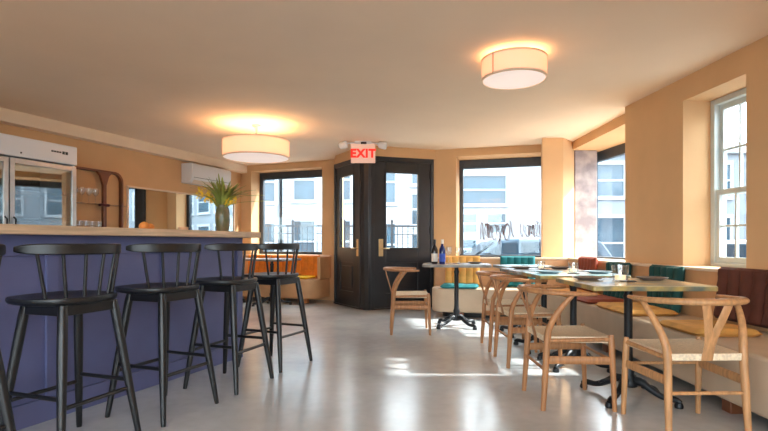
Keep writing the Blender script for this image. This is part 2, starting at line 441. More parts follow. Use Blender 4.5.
# ------------------------------------------------------------------ doors
def door(name, p, q, hinge_left, gx0, gx1, hx):
    p = Vector(p); q = Vector(q); dd = q-p; L = dd.length
    r = empty(name, (p.x,p.y,0), math.atan2(dd.y,dd.x), kind='structure')
    H = 2.29; j = .05
    mb = MB().box(0,j,-.02,.07,0,H+.01).box(L-j,L,-.02,.07,0,H+.01).box(j,L-j,-.02,.07,H-.06,H+.01)
    mb.box(0,L,-.025,.12,0,.022)
    mb.build('door_frame', M['doorpaint'], r, bevel=.004)
    z0, z1 = .93, 2.06
    pb = MB().box(j,gx0,0,.045,.01,H-.06).box(gx1,L-j,0,.045,.01,H-.06).box(gx0,gx1,0,.045,z1,H-.06).box(gx0,gx1,0,.045,.70,z0).box(gx0,gx1,0,.045,.01,.24)
    pb.box(gx0,gx1,.015,.035,.24,.70)
    w = gx1-gx0
    pb.box(gx0+.05,gx1-.05,-.002,.015,.30,.64)
    # beads around the glass
    for a,b,c,e in ((gx0-.02,gx0,z0-.02,z1+.02),(gx1,gx1+.02,z0-.02,z1+.02)): pb.box(a,b,-.012,0,c,e)
    for c in (z0-.02,z1): pb.box(gx0,gx1,-.012,0,c,c+.02)
    leaf = pb.build('door_leaf', M['doorpaint'], r, bevel=.004)
    box(gx0,gx1,.018,.026,z0,z1).build('pane', M['glass'], leaf)
    hm = MB().box(hx-.034,hx+.034,-.014,0,.80,1.06)
    sx = 1 if hx < L/2 else -1
    hm.tube([(hx,-.01,.92),(hx,-.055,.92),(hx+sx*.02,-.06,.92),(hx+sx*.12,-.058,.915)], .009, 8)
    hm.lathe([(.016,-.0),(.016,.012)], 12, (hx,-.02,1.02))
    hm.build('door_handle', M['brass'], r, bevel=.003, label='brass door handle plate with lever')
    hg = MB(); hxx = L-j-.01 if not hinge_left else j+.01
    for z in (.35,1.2,2.05): hg.tube([(hxx,-.008,z-.055),(hxx,-.008,z+.055)], .011, 8)
    hg.build('hinge', M['dark'], r, smooth=True)
    return r
door('door_1', (-.815,8.3), (-.346,7.52), True, .20,.66,.82)
door('door_2', (-.20,7.47), (.77,7.8), False, .245,.765,.16)
o = MB().prism([(-.35,7.51),(-.30,7.455),(-.23,7.43),(-.19,7.46),(-.21,7.53),(-.32,7.58)],0,2.30).build('trim_door_post', M['doorpaint'], bevel=.004, kind='structure')

# ------------------------------------------------------------------ exterior
MB().box(-40,40,7.9,60,-.65,-.5).box(3.5,40,-30,7.9,-.65,-.5).box(-40,3.5,-40,-2.9,-.65,-.5).build('ground', M['street'], kind='structure')
MB().prism([(-12,9.9),(-.5,9.6),(.8,8.1),(3.5,7.8),(3.5,-20),(5.0,-20),(5.0,9.6),(-12,10.9)],-.5,-.35).build('path', M['walk'], kind='structure')
MB().box(-25,25,14.2,15.4,-.5,-.38).build('path_far', M['walk'], kind='structure')

def building(loc, rz, w, dp, h, wallm, wins, label, cornice=True):
    r = empty('building', loc, rz, label, 'building')
    mb = MB().box(0,w,0,dp,0,h)
    mb.build('facade', M[wallm], r)
    if cornice:
        MB().box(-.1,w+.1,-.18,.0,h-.35,h).build('cornice', M['stucco'], r, bevel=.03)
    fr = None
    for (x,z,ww,hh) in wins:
        f = MB().box(x-.09,x+ww+.09,-.07,0,z-.12,z).box(x-.09,x,-.06,0,z,z+hh).box(x+ww,x+ww+.09,-.06,0,z,z+hh).box(x-.09,x+ww+.09,-.07,0,z+hh,z+hh+.12).box(x,x+ww,-.05,0,z+hh/2-.03,z+hh/2+.03)
        f = f.build('window', M['stucco'], r)
        box(x,x+ww,-.02,.0,z,z+hh).build('pane', M['farwin'], f)
    return r
def grid(x0,dx,nx,z0,dz,nz,w,h): return [(x0+i*dx, z0+k*dz, w, h) for i in range(nx) for k in range(nz)]
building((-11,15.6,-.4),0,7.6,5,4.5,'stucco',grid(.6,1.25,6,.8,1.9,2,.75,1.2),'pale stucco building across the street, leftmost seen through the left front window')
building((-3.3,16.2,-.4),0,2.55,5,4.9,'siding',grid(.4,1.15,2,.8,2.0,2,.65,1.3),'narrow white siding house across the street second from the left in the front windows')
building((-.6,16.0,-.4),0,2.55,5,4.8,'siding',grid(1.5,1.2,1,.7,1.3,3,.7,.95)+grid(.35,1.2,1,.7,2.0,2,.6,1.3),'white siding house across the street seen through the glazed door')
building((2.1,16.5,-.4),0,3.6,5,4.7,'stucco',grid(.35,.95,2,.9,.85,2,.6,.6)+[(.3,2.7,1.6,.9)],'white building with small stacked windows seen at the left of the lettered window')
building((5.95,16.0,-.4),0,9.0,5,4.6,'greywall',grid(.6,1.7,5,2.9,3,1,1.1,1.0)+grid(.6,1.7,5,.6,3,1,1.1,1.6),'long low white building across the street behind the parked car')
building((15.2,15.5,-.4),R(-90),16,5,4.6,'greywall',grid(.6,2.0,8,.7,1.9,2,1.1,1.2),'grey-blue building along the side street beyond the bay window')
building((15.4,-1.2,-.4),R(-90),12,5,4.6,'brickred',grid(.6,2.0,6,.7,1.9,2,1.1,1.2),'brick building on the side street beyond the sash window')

def railing(loc, rz, w, h, label):
    r = empty('railing', loc, rz, label, 'railing')
    MB().box(0,w,-.02,.02,h-.04,h).box(0,w,-.015,.015,.12,.15).box(0,w,-.012,.012,h-.22,h-.2).build('rail', M['railing'], r)
    n = int(w/.12)
    for k in range(n+1):
        x = k*w/n
        if k % 9 == 0:
            MB().box(x-.025,x+.025,-.025,.025,0,h+.08).lathe([(.03,0),(.035,.03),(.0,.07)],8,(x,0,h+.08)).build('post', M['railing'], r)
        else:
            MB().box(x-.009,x+.009,-.009,.009,.15,h-.04).build('baluster', M['railing'], r)
    return r
railing((-.9,11.3,-.5),0,1.8,1.9,'dark iron railing on the pavement seen through the glazed door')
railing((-5.6,12.6,-.5),0,4.4,1.95,'dark iron railing along the pavement seen through the left front window')

def car(loc, rz, paint, label):
    r = empty('car', loc, rz, label, 'car')
    body = round_poly([(-2.25,.25),(2.25,.25),(2.3,.75),(2.1,.98),(1.2,1.05),(-1.9,1.08),(-2.3,.95),(-2.35,.55)],[.1,.1,.1,.15,.1,.1,.15,.1],4)
    b = MB().prism_y(body,-.88,.88).build('car_body', M[paint], r, smooth=True, bevel=.06, seg=3)
    cab = [(1.25,1.02),(.55,1.50),(.2,1.56),(-1.5,1.56),(-1.75,1.5),(-2.05,1.02)]
    vs = []
    for (x,z) in cab: 
        t = (z-1.02)/.54
        vs.append((x,-.84+.13*t,z))
    for (x,z) in cab:
        t = (z-1.02)/.54
        vs.append((x,.84-.13*t,z))
    n = len(cab)
    m_ = MB().add(vs,[tuple(range(n)),tuple(range(n,2*n))]+[(i,(i+1)%n,(i+1)%n+n,i+n) for i in range(n)])
    m_.build('cabin_roof', M[paint], r, smooth=True, bevel=.05, seg=3)
    for s in (-1,1):
        def side(poly):
            vs = []
            for (x,z) in poly:
                t = (z-1.02)/.54; y = s*(.84-.13*t)
                vs.append((x,y+s*.012,z))
            for (x,z) in poly:
                t = (z-1.02)/.54; y = s*(.84-.13*t)
                vs.append((x,y-s*.01,z))
            n = len(poly)
            return MB().add(vs,[tuple(range(n)),tuple(range(n,2*n))]+[(i,(i+1)%n,(i+1)%n+n,i+n) for i in range(n)])
        side([(1.05,1.07),(.5,1.46),(.12,1.48),(.12,1.07)]).build('side_window', M['carglass'], r)
        side([(.04,1.07),(.04,1.48),(-.85,1.48),(-.85,1.07)]).build('side_window', M['carglass'], r)
        side([(-.93,1.07),(-.93,1.48),(-1.5,1.47),(-1.8,1.07)]).build('side_window', M['carglass'], r)
        for x in (-1.4,1.4):
            w = MB(); w.T = Matrix.Translation((x,s*.80,.32)) @ Matrix.Rotation(R(90),4,'X')
            w.lathe([(.2,-.11),(.31,-.11),(.33,-.07),(.33,.07),(.31,.11),(.2,.11)],24)
            ww = w.build('wheel', M['tyre'], r, smooth=True)
            h = MB(); h.T = w.T; h.lathe([(.19,-.10),(.19,.10)],16); h.build('hub', M['steel'], ww)
    ws = MB().add([(1.24,-.74,1.06),(1.24,.74,1.06),(.60,.66,1.50),(.60,-.66,1.50),(1.28,-.74,1.06),(1.28,.74,1.06),(.64,.66,1.50),(.64,-.66,1.50)],[(0,1,2,3),(4,5,6,7),(0,1,5,4),(1,2,6,5),(2,3,7,6),(3,0,4,7)])
    ws.build('windscreen', M['carglass'], r)
    return r
c1 = car((3.05,11.7,-.47), R(180), 'carpaint', 'slate blue car parked outside the lettered front window')
car((7.6,10.2,-.5), R(95), 'carpaint2', 'pale car parked on the side street beyond the bay window')

# ------------------------------------------------------------------ bar
bar_d = Vector((.383,.924)); bar_rz = math.atan2(.924,.383)
def B(x, y, z=0):   # bar frame: x along (away), y into the bar
    return (-1.24+.383*x-.924*y, 4.39+.924*x+.383*y, z)
r = empty('bar', (-1.24,4.39,0), bar_rz, 'blue-violet panelled bar front behind the black stools', 'bar')
Lb = 4.1
mb = MB().box(-Lb,0,.02,.60,0,1.045)
mb.build('bar_body', M['barblue'], r)
mb = MB().box(-Lb,0,0,.02,.93,1.045).box(-Lb,0,-.002,.02,0,.13)
k = 0
x = 0.
while x > -Lb:
    mb.box(x-.07,x,0,.02,.13,.93); x -= .82
mb.build('front_trim', M['barblue'], r, bevel=.003)
ct = box(-Lb-.05,.06,-.15,.66,1.045,1.095).build('countertop', M['bartop'], bevel=.005)
ct.location = (-1.24,4.39,0); ct.rotation_euler = (0,0,bar_rz)
tag(ct, 'long pale wood countertop on the blue-violet bar', 'countertop')

# ------------------------------------------------------------------ stools
def make_stool():
    r = empty('bar_stool', (0,0,0))
    seat_z = .745
    pts = []
    for k in range(36):
        a = 2*math.pi*k/36
        c, s = math.cos(a), math.sin(a)
        x = .225*math.copysign(abs(c)**.8, c); y = .045+.21*math.copysign(abs(s)**.8, s)
        pts.append((x,y))
    mb = MB(); n = 36
    vs = []
    for (sc, z) in ((.86,seat_z-.034),(.97,seat_z-.026),(1.,seat_z-.012),(.985,seat_z),(.9,seat_z+.002),(.6,seat_z-.008),(.3,seat_z-.014)):
        vs += [(x*sc,.045+(y-.045)*sc,z) for x,y in pts]
    fs = []
    for i in range(6):
        for k in range(n): fs.append((i*n+k,i*n+(k+1)%n,(i+1)*n+(k+1)%n,(i+1)*n+k))
    fs.append(tuple(range(n))); fs.append(tuple(range(6*n,7*n)))
    MB().add(vs,fs).build('seat', M['stool'], r, smooth=True)
    ring = [(.165,-.15,.69),(.165,.15,.69),(-.165,.15,.69),(-.165,-.15,.69)]
    mb = MB().box(-.135,.135,-.135,-.112,.665,.715).box(-.135,.135,.112,.135,.665,.715).box(-.15,-.127,-.12,.12,.665,.715).box(.127,.15,-.12,.12,.665,.715)
    mb.build('seat_frame', M['stool'], r, bevel=.004)
    top = {}; 
    for sx in (-1,1):
        for sy in (-1,1):
            t = Vector((sx*.136,sy*.12,.712)); b = Vector((sx*.215,sy*.21,0))
            pp = [b.lerp(t,q) for q in (0,.03,.3,.7,.93,1)]
            MB().tube(pp,[.013,.0145,.019,.0225,.022,.019],14).build('leg', M['stool'], r, smooth=True)
            top[(sx,sy)] = (b,t)
    def at(sx,sy,z):
        b,t = top[(sx,sy)]; return b.lerp(t,z/.712)
    for (a,b_,z) in (((-1,-1),(-1,1),.30),((1,-1),(1,1),.30),((-1,-1),(1,-1),.26),((-1,1),(1,1),.26)):
        MB().tube([at(*a,z),at(*b_,z)],.0105,10).build('stretcher', M['stool'], r, smooth=True)
    # curved back rail
    mb = MB(); N = 24; vs = []; fs = []
    def arc(q, rr, cy=.15): return (rr*math.sin(q), cy-rr*math.cos(q))
    for k in range(N+1):
        q = R(-61)+R(122)*k/N
        end = 1-abs(2*k/N-1)**8
        hz = .012+.0135*end
        for rr, dz in ((.320,-1),(.320,1),(.297,1),(.297,-1)):
            x, y = arc(q, rr); vs.append((x, y, .972+dz*hz))
    for k in range(N):
        for j in range(4): fs.append((k*4+j,k*4+(j+1)%4,(k+1)*4+(j+1)%4,(k+1)*4+j))
    fs += [(0,1,2,3),(N*4,N*4+1,N*4+2,N*4+3)]
    mb.add(vs,fs).build('back_rail', M['stool'], r, smooth=True, bevel=.005)
    for k in range(6):
        q = R(-45)+R(92)*k/5
        x1, y1 = arc(q, .308); x0, y0 = arc(q*.93, .262, .13)
        MB().tube([(x0,y0,seat_z-.012),(x1,y1,.955)],[.0085,.0075],8).build('spindle', M['stool'], r, smooth=True)
    return r
proto = make_stool()
st_lab = ['black spindle-back bar stool cut off by the left edge, nearest the camera',
 'black spindle-back bar stool in front of the blue bar, nearest one fully in view',
 'black spindle-back bar stool, third along the bar from the left edge',
 'black spindle-back bar stool, next to last before the far end of the bar',
 'black spindle-back bar stool at the far end of the bar']
fx, fy = -.924, .383
rears = [(-1.56,1.84),(-1.34,2.37),(-1.122,2.915),(-.904,3.486),(-.705,4.06)]
turn = [1,3,1,3,-2]
for i,(x,y) in enumerate(rears):
    o = proto if i == 0 else copy_tree(proto)
    o.location = (x+fx*.21, y+fy*.21, 0); o.rotation_euler = (0,0,R(67.5+turn[i]))
    tag(o, st_lab[i], 'bar stool', 'black spindle-back stools along the bar')

# ------------------------------------------------------------------ things on the bar
def put(o, loc, label, cat, group=None):
    o.location = loc; return tag(o, label, cat, group)
r = empty('flower_vase', B(-.06,.17,1.095), 0, 'green vase with spiky strap leaves and yellow blossoms on the far end of the bar', 'vase')
MB().lathe([(.045,0),(.052,.01),(.06,.08),(.063,.15),(.055,.2),(.045,.225),(.05,.24),(.044,.24),(.04,.225),(.05,.19),(.05,.02)],24).build('vase_body', M['vase'], r, smooth=True)
mb = MB(); random.seed(3)
for k in range(54):
    az = (0 if k%2 else math.pi)+random.uniform(-1.3,1.3); sp = random.uniform(.02,1.0)**.65
    ln = random.uniform(.30,.40)
    dx, dy = math.cos(az)*sp, math.sin(az)*sp
    P = [(dx*.02,dy*.02,.19),(dx*.16*ln/.36,dy*.12*ln/.36,.19+ln*.5*(1-.3*sp)),(dx*.34*ln/.36,dy*.30*ln/.36,.19+ln*(.95-.60*sp))]
    P = smooth_pts(P,5); w = .012
    vs = []; 
    side = Vector((-dy,dx,0)); side = side.normalized() if side.length > 1e-4 else Vector((1,0,0))
    for i,p in enumerate(P):
        t = i/(len(P)-1); ww = w*(math.sin(math.pi*min(1,.18+t*.82))**.6 if t < 1 else 0)+.0006
        vs += [tuple(p-side*ww), tuple(p+Vector((dx,dy,-.3))*.003), tuple(p+side*ww), tuple(p-Vector((dx,dy,-.3))*.001)]
    fs = []
    for i in range(len(P)-1):
        for j in range(4): fs.append((i*4+j,i*4+(j+1)%4,(i+1)*4+(j+1)%4,(i+1)*4+j))
    mb.add(vs,fs)
for (ex,ez) in ((.36,.33),(.40,.28)):   # thin stems reaching right
    mb.tube(smooth_pts([(0,0,.2),(.12,.02,ez-.02),(ex,.04,ez)],4),.002,5)
mb.build('foliage', M['leaf'], r)
mb = MB()
for k in range(110):
    t = random.uniform(.35,1); a = random.uniform(-.5,.5); az = random.choice([random.uniform(2.4,3.9),random.uniform(-.8,.8)]); t *= (1 if math.cos(az) < 0 else .55)
    x = math.cos(az)*.22*t; y = math.sin(az)*.16*t-.02; z = .23+.17*t*random.uniform(.3,1.1)
    for j in range(4):
        aa = a+j*math.pi/2
        q = Vector((math.cos(aa)*.009, .003, math.sin(aa)*.009)); c = Vector((x,y,z)); n_ = Vector((-math.sin(aa)*.006,0,math.cos(aa)*.006))
        mb.add([tuple(c),tuple(c+q+n_),tuple(c+q*1.3+Vector((0,-.004,0))),tuple(c+q-n_)],[(0,1,2),(0,2,3)])
mb.build('blossoms', M['flower'], r)
for i,(x,y,rr,lb) in enumerate(((-.60,.50,.04,'small orange on the bar counter, left of the pair'),(-.515,.53,.035,'small orange on the bar counter, right of the pair'))):
    prof = [(rr*math.sin(math.pi*k/10)+1e-4, rr*.95*(1-math.cos(math.pi*k/10))) for k in range(11)]
    r = empty('orange', B(x,y,1.095), 0, lb, 'orange', 'oranges on the bar')
    MB().lathe(prof,18).build('peel', M['orangefruit'], r, smooth=True)
    MB().lathe([(.004,0),(.003,.006)],6,(0,0,rr*1.88)).build('stem', M['leaf'], r)
r = MB().lathe([(.03,0),(.038,.01),(.045,.045),(.042,.045),(.034,.012),(.02,.008)],20).build('bowl', M['peach'], smooth=True)
put(r, B(-.2,.48,1.095), 'tiny peach bowl on the bar counter left of the vase', 'bowl')

# ------------------------------------------------------------------ fridge
FX, FY = -3.335, 5.44
r = empty('drinks_fridge', (FX,FY,0), LWrz, 'white two-door glass drinks fridge behind the bar', 'fridge')
x0 = -1.40
mb = MB().box(x0,0,.58,.62,.08,1.84).box(x0,x0+.03,.04,.58,.08,1.84).box(-.03,0,.04,.58,.08,1.84).box(x0+.03,-.03,.04,.58,.08,.16)
mb.build('cabinet', M['white'], r, bevel=.004)
MB().box(x0-.0,0,.0,.62,1.84,2.04).build('header', M['white'], r, bevel=.012)
MB().box(x0+.02,-.02,.03,.6,.0,.08).build('kick_plate', M['dark'], r)
MB().box(x0+.03,-.03,.55,.58,.16,1.84).build('interior_back', M['inner'], r)
for zz in (.5,.88,1.24,1.52):
    MB().box(x0+.03,-.03,.1,.55,zz,zz+.012).build('fridge_shelf', M['steel'], r)
for (a,b,hx) in ((-.695,-.012,-.66),(-1.39,-.705,-.74)):
    dm = MB().box(a,a+.045,0,.04,.1,1.825).box(b-.045,b,0,.04,.1,1.825).box(a+.045,b-.045,0,.04,1.775,1.825).box(a+.045,b-.045,0,.04,.1,.16)
    dr = dm.build('fridge_door', M['steel'], r, bevel=.003)
    box(a+.045,b-.045,.012,.022,.16,1.775).build('pane', M['doorglass'], dr)
    MB().tube([(hx,-.0,1.25),(hx,-.03,1.23),(hx,-.03,.95),(hx,0,.93)],.008,8).build('handle', M['dark'], dr, smooth=True)
lg = MB()
for k in range(4): lg.box(-.29+k*.028,-.268+k*.028,-.002,.001,1.945,1.962)
lg.box(-.172,-.145,-.002,.001,1.937,1.968).box(-.138,-.11,-.002,.001,1.937,1.968)
lg.build('logo', M['dark'], r, label='small dark maker lettering and square marks')
MB().box(-.60,-.585,-.003,.001,1.875,1.89).build('lock', M['dark'], r)
# bottle profile
def bottle_prof(h=.29, rr=.037):
    return [(rr*.9,0),(rr,.006),(rr,h*.58),(rr*.85,h*.66),(rr*.42,h*.76),(rr*.36,h*.8),(rr*.36,h*.96),(rr*.42,h*.965),(rr*.42,h)]
# ------------------------------------------------------------------ wall shelf with glasses, mirror, air conditioner
s0 = -1.75
p = LW(s0)
r = empty('wall_shelf', (p.x,p.y,1.04), LWrz, 'rounded brown framed wall shelf holding glasses between fridge and mirror', 'shelf')
Wd, Hd = 1.19, .92
outer = round_poly([(0,0),(Wd,0),(Wd,Hd),(0,Hd)],[.04,.04,.13,.13],8)
inner = round_poly([(.028,.028),(Wd-.028,.028),(Wd-.028,Hd-.028),(.028,Hd-.028)],[.02,.02,.105,.105],8)
n = len(outer); vs = []
for y in (-.055,-.001):
    vs += [(x,y,z) for x,z in outer]+[(x,y,z) for x,z in inner]
fs = []
for i in range(n):
    j = (i+1)%n
    fs += [(i,j,n+j,n+i),(2*n+i,2*n+j,3*n+j,3*n+i),(i,j,2*n+j,2*n+i),(n+i,n+j,3*n+j,3*n+i)]
MB().add(vs,fs).build('frame', M['copper'], r, smooth=True)
mb = MB().prism_y([(.845,.03),(.895,.03),(.895,.72),(.935,.84),(.985,.89),(.755,.89),(.805,.84),(.845,.72)],-.095,-.055)
mb.build('centre_post', M['copper'], r, bevel=.004)
MB().box(.80,.94,-.105,-.05,.44,.475).build('bracket', M['maroon'], r, bevel=.01, label='maroon shelf bracket')
MB().box(.03,Wd-.03,-.15,-.002,.455,.463).build('glass_shelf', M['drink'], r)
MB().box(.03,Wd-.03,-.15,-.002,.10,.12).build('lower_shelf', M['copper'], r)
wgp = [(.032,0),(.033,.003),(.006,.008),(.004,.09),(.012,.1),(.034,.13),(.038,.16),(.033,.2),(.0318,.2),(.0365,.16),(.0325,.131),(.01,.104),(.0005,.101)]
tbp = [(.028,0),(.034,.005),(.037,.12),(.0355,.12),(.0325,.01),(.0005,.008)]
def SP(x,y,z): 
    q = p+LWd*x+Vector((-.934,.358))*y; return (q.x,q.y,1.04+z)
g0 = None
for i in range(5):
    if g0 is None:
        g0 = MB().lathe(wgp,16).build('wine_glass', M['drink'], smooth=True); o = g0
    else: o = g0.copy(); COL.objects.link(o)
    o.location = SP(.36+.095*i,-.08,.463)
    tag(o,'clear stemmed wine glass on the upper glass shelf beside the fridge','wine glass','wine glasses on the wall shelf')
g1 = None
for i in range(6):
    if g1 is None:
        g1 = MB().lathe(tbp,16).build('tumbler', M['drink'], smooth=True); o = g1
    else: o = g1.copy(); COL.objects.link(o)
    o.location = SP(.34+.09*i,-.08,.12)
    tag(o,'clear tumbler on the lower wooden shelf beside the fridge','tumbler','tumblers on the wall shelf')

p = LW(-.47)
r = empty('wall_mirror', (p.x,p.y,.95), LWrz-R(.9), 'long wall mirror with thin pale frame reflecting the windows behind the bar', 'mirror')
Lm = 2.31
MB().box(.025,Lm-.025,-.014,-.004,.02,.83).build('mirror_glass', M['mirror'], r)
MB().box(0,Lm,-.03,-.002,.83,.855).box(0,.025,-.03,-.002,0,.83).box(Lm-.025,Lm,-.03,-.002,0,.83).box(.025,Lm-.025,-.03,-.002,0,.02).build('mirror_frame', M['benchcap'], r, bevel=.003)

p = LW(.574)
r = empty('air_conditioner', (p.x,p.y,1.955), LWrz, 'white split air conditioner on the left wall above the mirror', 'air conditioner')
prof = [(0,.0),(-.17,.0),(-.225,.06),(-.235,.28),(-.21,.315),(0,.315)]
mb = MB(); 
vs = [(0,y,z) for y,z in prof]+[(.95,y,z) for y,z in prof]; n = len(prof)
mb.add(vs,[tuple(range(n)),tuple(range(n,2*n))]+[(i,(i+1)%n,(i+1)%n+n,i+n) for i in range(n)])
mb.build('housing', M['white'], r, bevel=.012, smooth=True)
MB().add([(.04,-.176,-.002),(.91,-.176,-.002),(.91,-.222,.048),(.04,-.222,.048),(.04,-.170,-.008),(.91,-.170,-.008),(.91,-.216,.042),(.04,-.216,.042)],[(0,1,2,3),(4,5,6,7),(0,1,5,4),(2,3,7,6),(0,3,7,4),(1,2,6,5)]).build('louvre', M['acside'], r)
MB().box(.03,.92,-.237,-.232,.085,.09).build('grille_line', M['dark'], r)

# ------------------------------------------------------------------ exit sign
r = empty('exit_sign', (-.30,7.15,HC), R(2), 'lit red EXIT sign with twin lamp heads on the ceiling above the doors', 'exit sign')
MB().box(-.175,.175,-.025,.025,-.305,-.035).build('sign_plate', M['exitplate'], r, bevel=.008)
MB().box(-.12,.12,-.04,.04,-.04,0).build('ceiling_mount', M['white'], r, bevel=.005)
MB().box(-.03,.05,-.045,-.025,-.04,-.012).build('test_button', M['dark'], r)
cu = bpy.data.curves.new('exit_text','FONT'); cu.body = 'EXIT'; cu.size = .165; cu.extrude = .004; cu.offset = .007; cu.align_x = 'CENTER'; cu.space_character = 1.08
to = bpy.data.objects.new('tmp', cu); COL.objects.link(to)
dg = bpy.context.evaluated_depsgraph_get(); me = bpy.data.meshes.new_from_object(to.evaluated_get(dg))
bpy.data.objects.remove(to)
lo = bpy.data.objects.new('letters', me); COL.objects.link(lo); lo.parent = r; lo.location = (0,-.029,-.228); lo.rotation_euler = (R(90),0,0)
me.materials.clear(); me.materials.append(M['exitred']); lo['label'] = 'red letters EXIT'
for s in (-1,1):
    m_ = MB().tube([(s*.12,0,-.02),(s*.24,0,-.03)],.012,8)
    m_.T = Matrix.Translation((s*.28,-.02,-.055)) @ Matrix.Rotation(R(90+12*s),4,'Y') @ Matrix.Rotation(R(12),4,'X')
    m_.lathe([(.02,-.07),(.048,-.045),(.055,.03),(.05,.055)],16)
    m_.build('lamp_head', M['white'], r, smooth=True)

# ------------------------------------------------------------------ drum lamps
def drum(loc, Rr, zb, zt, label, power, tilt_label):
    r = empty('drum_lamp', (loc[0],loc[1],HC), 0, label, 'ceiling lamp', None)
    b, t = zb-HC, zt-HC
    n = 48
    MB().lathe([(Rr-.004,b),(Rr,b),(Rr,t),(Rr-.004,t),(Rr-.004,b)],n,open_=True).build('lamp_shade', M['shade'], r, smooth=True)
    MB().lathe([(Rr+.003,b-.004),(Rr+.003,b+.012),(Rr-.01,b+.012),(Rr-.01,b-.004),(Rr+.003,b-.004)],n,open_=True).lathe([(Rr+.003,t-.01),(Rr+.003,t+.004),(Rr-.008,t+.004),(Rr-.008,t-.01),(Rr+.003,t-.01)],n,open_=True).build('shade_ring', M['trimcream'], r, smooth=True)
    MB().lathe([(Rr-.012,b+.002),(Rr-.012,b+.008)],n).build('diffuser', M['diffuser1'], r)
    m_ = MB().lathe([(.05,0),(.05,-.02),(.012,-.025),(.012,t-.03),(.012,b+.05)],16)
    for k in range(3):
        a = R(120*k+20); m_.tube([(0,0,t-.012),(math.cos(a)*(Rr-.006),math.sin(a)*(Rr-.006),t-.012)],.004,6)
    m_.build('stem', M['steel'], r, smooth=True)
    m_ = MB().box(Rr-.001,Rr+.003,-.004,.004,b,t)
    sm = m_.build('shade_seam', M['benchtan'], r); sm.rotation_euler = (0,0,R(tilt_label))
    for k in range(3):
        a = R(120*k+80); d_ = Rr*.45
        MB().lathe([(.012,-.04),(.028,-.015),(.03,.01),(.018,.035),(.004,.045)],12,(math.cos(a)*d_,math.sin(a)*d_,(b+t)/2)).build('bulb', M['bulb'], r, smooth=True)
        li = bpy.data.lights.new('bulb_light','POINT'); li.energy = power/3; li.color = (1,.68,.34); li.shadow_soft_size = .05
        lo = bpy.data.objects.new('bulb_light', li); COL.objects.link(lo); lo.parent = r; lo.location = (math.cos(a)*d_*1.25,math.sin(a)*d_*1.25,t-.035)
    return r
drum((-1.57,6.15),.40,2.045,2.25,'large cream drum ceiling lamp, nearer the doors, above the bar end',6,200)
drum((1.0,3.85),.245,2.255,2.41,'small cream drum ceiling lamp in the centre of the ceiling, above the dining side',.9,218)
# unseen lamps behind the camera, added as fill light for the room
drum((-1.4,-.6),.405,2.05,2.34,'large cream drum ceiling lamp added out of view behind the camera as fill light on the bar side',8,200)
drum((1.0,-.4),.26,2.255,2.415,'small cream drum ceiling lamp added out of view behind the camera as fill light on the dining side',4,218)

# ------------------------------------------------------------------ cushions
def back_cushion(w, h, t, m, ribs=5, rows=2):
    nu, nv = 10*ribs, 20
    def pt(i,j,side):
        u = i/nu; v = j/nv
        ex = min(1, min(u,1-u)*w/.03); ez = min(1, min(v,1-v)*h/.03)
        e = math.sqrt(max(0,1-(1-ex)**2))*math.sqrt(max(0,1-(1-ez)**2))
        rib = abs(math.sin(math.pi*ribs*u))**.55
        tuft = 1.
        for q in range(rows):
            vc = (q+1)/(rows+1)
            tuft -= .40*math.exp(-((v-vc)*h/.035)**2)*(1-rib*.7)
        y = -t*.5-(t*.5*(.62+.38*rib)*tuft)*e if side == 0 else -t*.5+t*.5*e*.9
        return ((u-.5)*w, y, v*h)
    vs = [pt(i,j,0) for j in range(nv+1) for i in range(nu+1)]+[pt(i,j,1) for j in range(nv+1) for i in range(nu+1)]
    fs = []; W = nu+1; O = W*(nv+1)
    for j in range(nv):
        for i in range(nu):
            a = j*W+i; fs.append((a,a+1,a+W+1,a+W)); fs.append((O+a,O+a+W,O+a+W+1,O+a+1))
    for i in range(nu): fs.append((i,O+i,O+i+1,i+1)); a = nv*W+i; fs.append((a,a+1,O+a+1,O+a))
    for j in range(nv): a = j*W; fs.append((a,a+W,O+a+W,O+a)); a = j*W+nu; fs.append((a,O+a,O+a+W,a+W))
    return MB().add(vs,fs)
def seat_pad(w, d, t):
    nu, nv = 24, 18
    def pt(i,j,top):
        u = i/nu; v = j/nv
        e = min(1,min(u,1-u)*w/.035)*min(1,min(v,1-v)*d/.035); e = math.sqrt(max(0,1-(1-e)**2))
        q = .86+.14*abs(math.sin(math.pi*3*u)*math.sin(math.pi*3*v))**.5
        z = t*.45+(t*.55*e*q if top else -t*.45*e)
        return ((u-.5)*w,(v-.5)*d,z)
    W = nu+1; O = W*(nv+1)
    vs = [pt(i,j,1) for j in range(nv+1) for i in range(nu+1)]+[pt(i,j,0) for j in range(nv+1) for i in range(nu+1)]
    fs = []
    for j in range(nv):
        for i in range(nu):
            a = j*W+i; fs.append((a,a+1,a+W+1,a+W)); fs.append((O+a,O+a+W,O+a+W+1,O+a+1))
    for i in range(nu): fs.append((i,O+i,O+i+1,i+1)); a = nv*W+i; fs.append((a,a+1,O+a+1,O+a))
    for j in range(nv): a = j*W; fs.append((a,a+W,O+a+W,O+a)); a = j*W+nu; fs.append((a,O+a,O+a+W,a+W))
    return MB().add(vs,fs)
def cushion(kind, p, rz, dims, m, label, group, ribs=5, lean=8, rows=2):
    if kind == 'back':
        r = empty('back_cushion', p, rz, label, 'cushion', group)
        c = back_cushion(*dims, m, ribs, rows).build('cushion_cover', M[m], r, smooth=True); c.rotation_euler = (R(-lean),0,0)
        b = MB()
        for q in range(rows):
            for k in range(1,ribs):
                b.lathe([(.001,-.004),(.009,0),(.001,.004)],8,(0,0,0)) if False else None
    else:
        r = seat_pad(*dims).build('seat_cushion', M[m], smooth=True); r.location = p; r.rotation_euler = (0,0,rz); tag(r,label,'cushion',group)
    return r

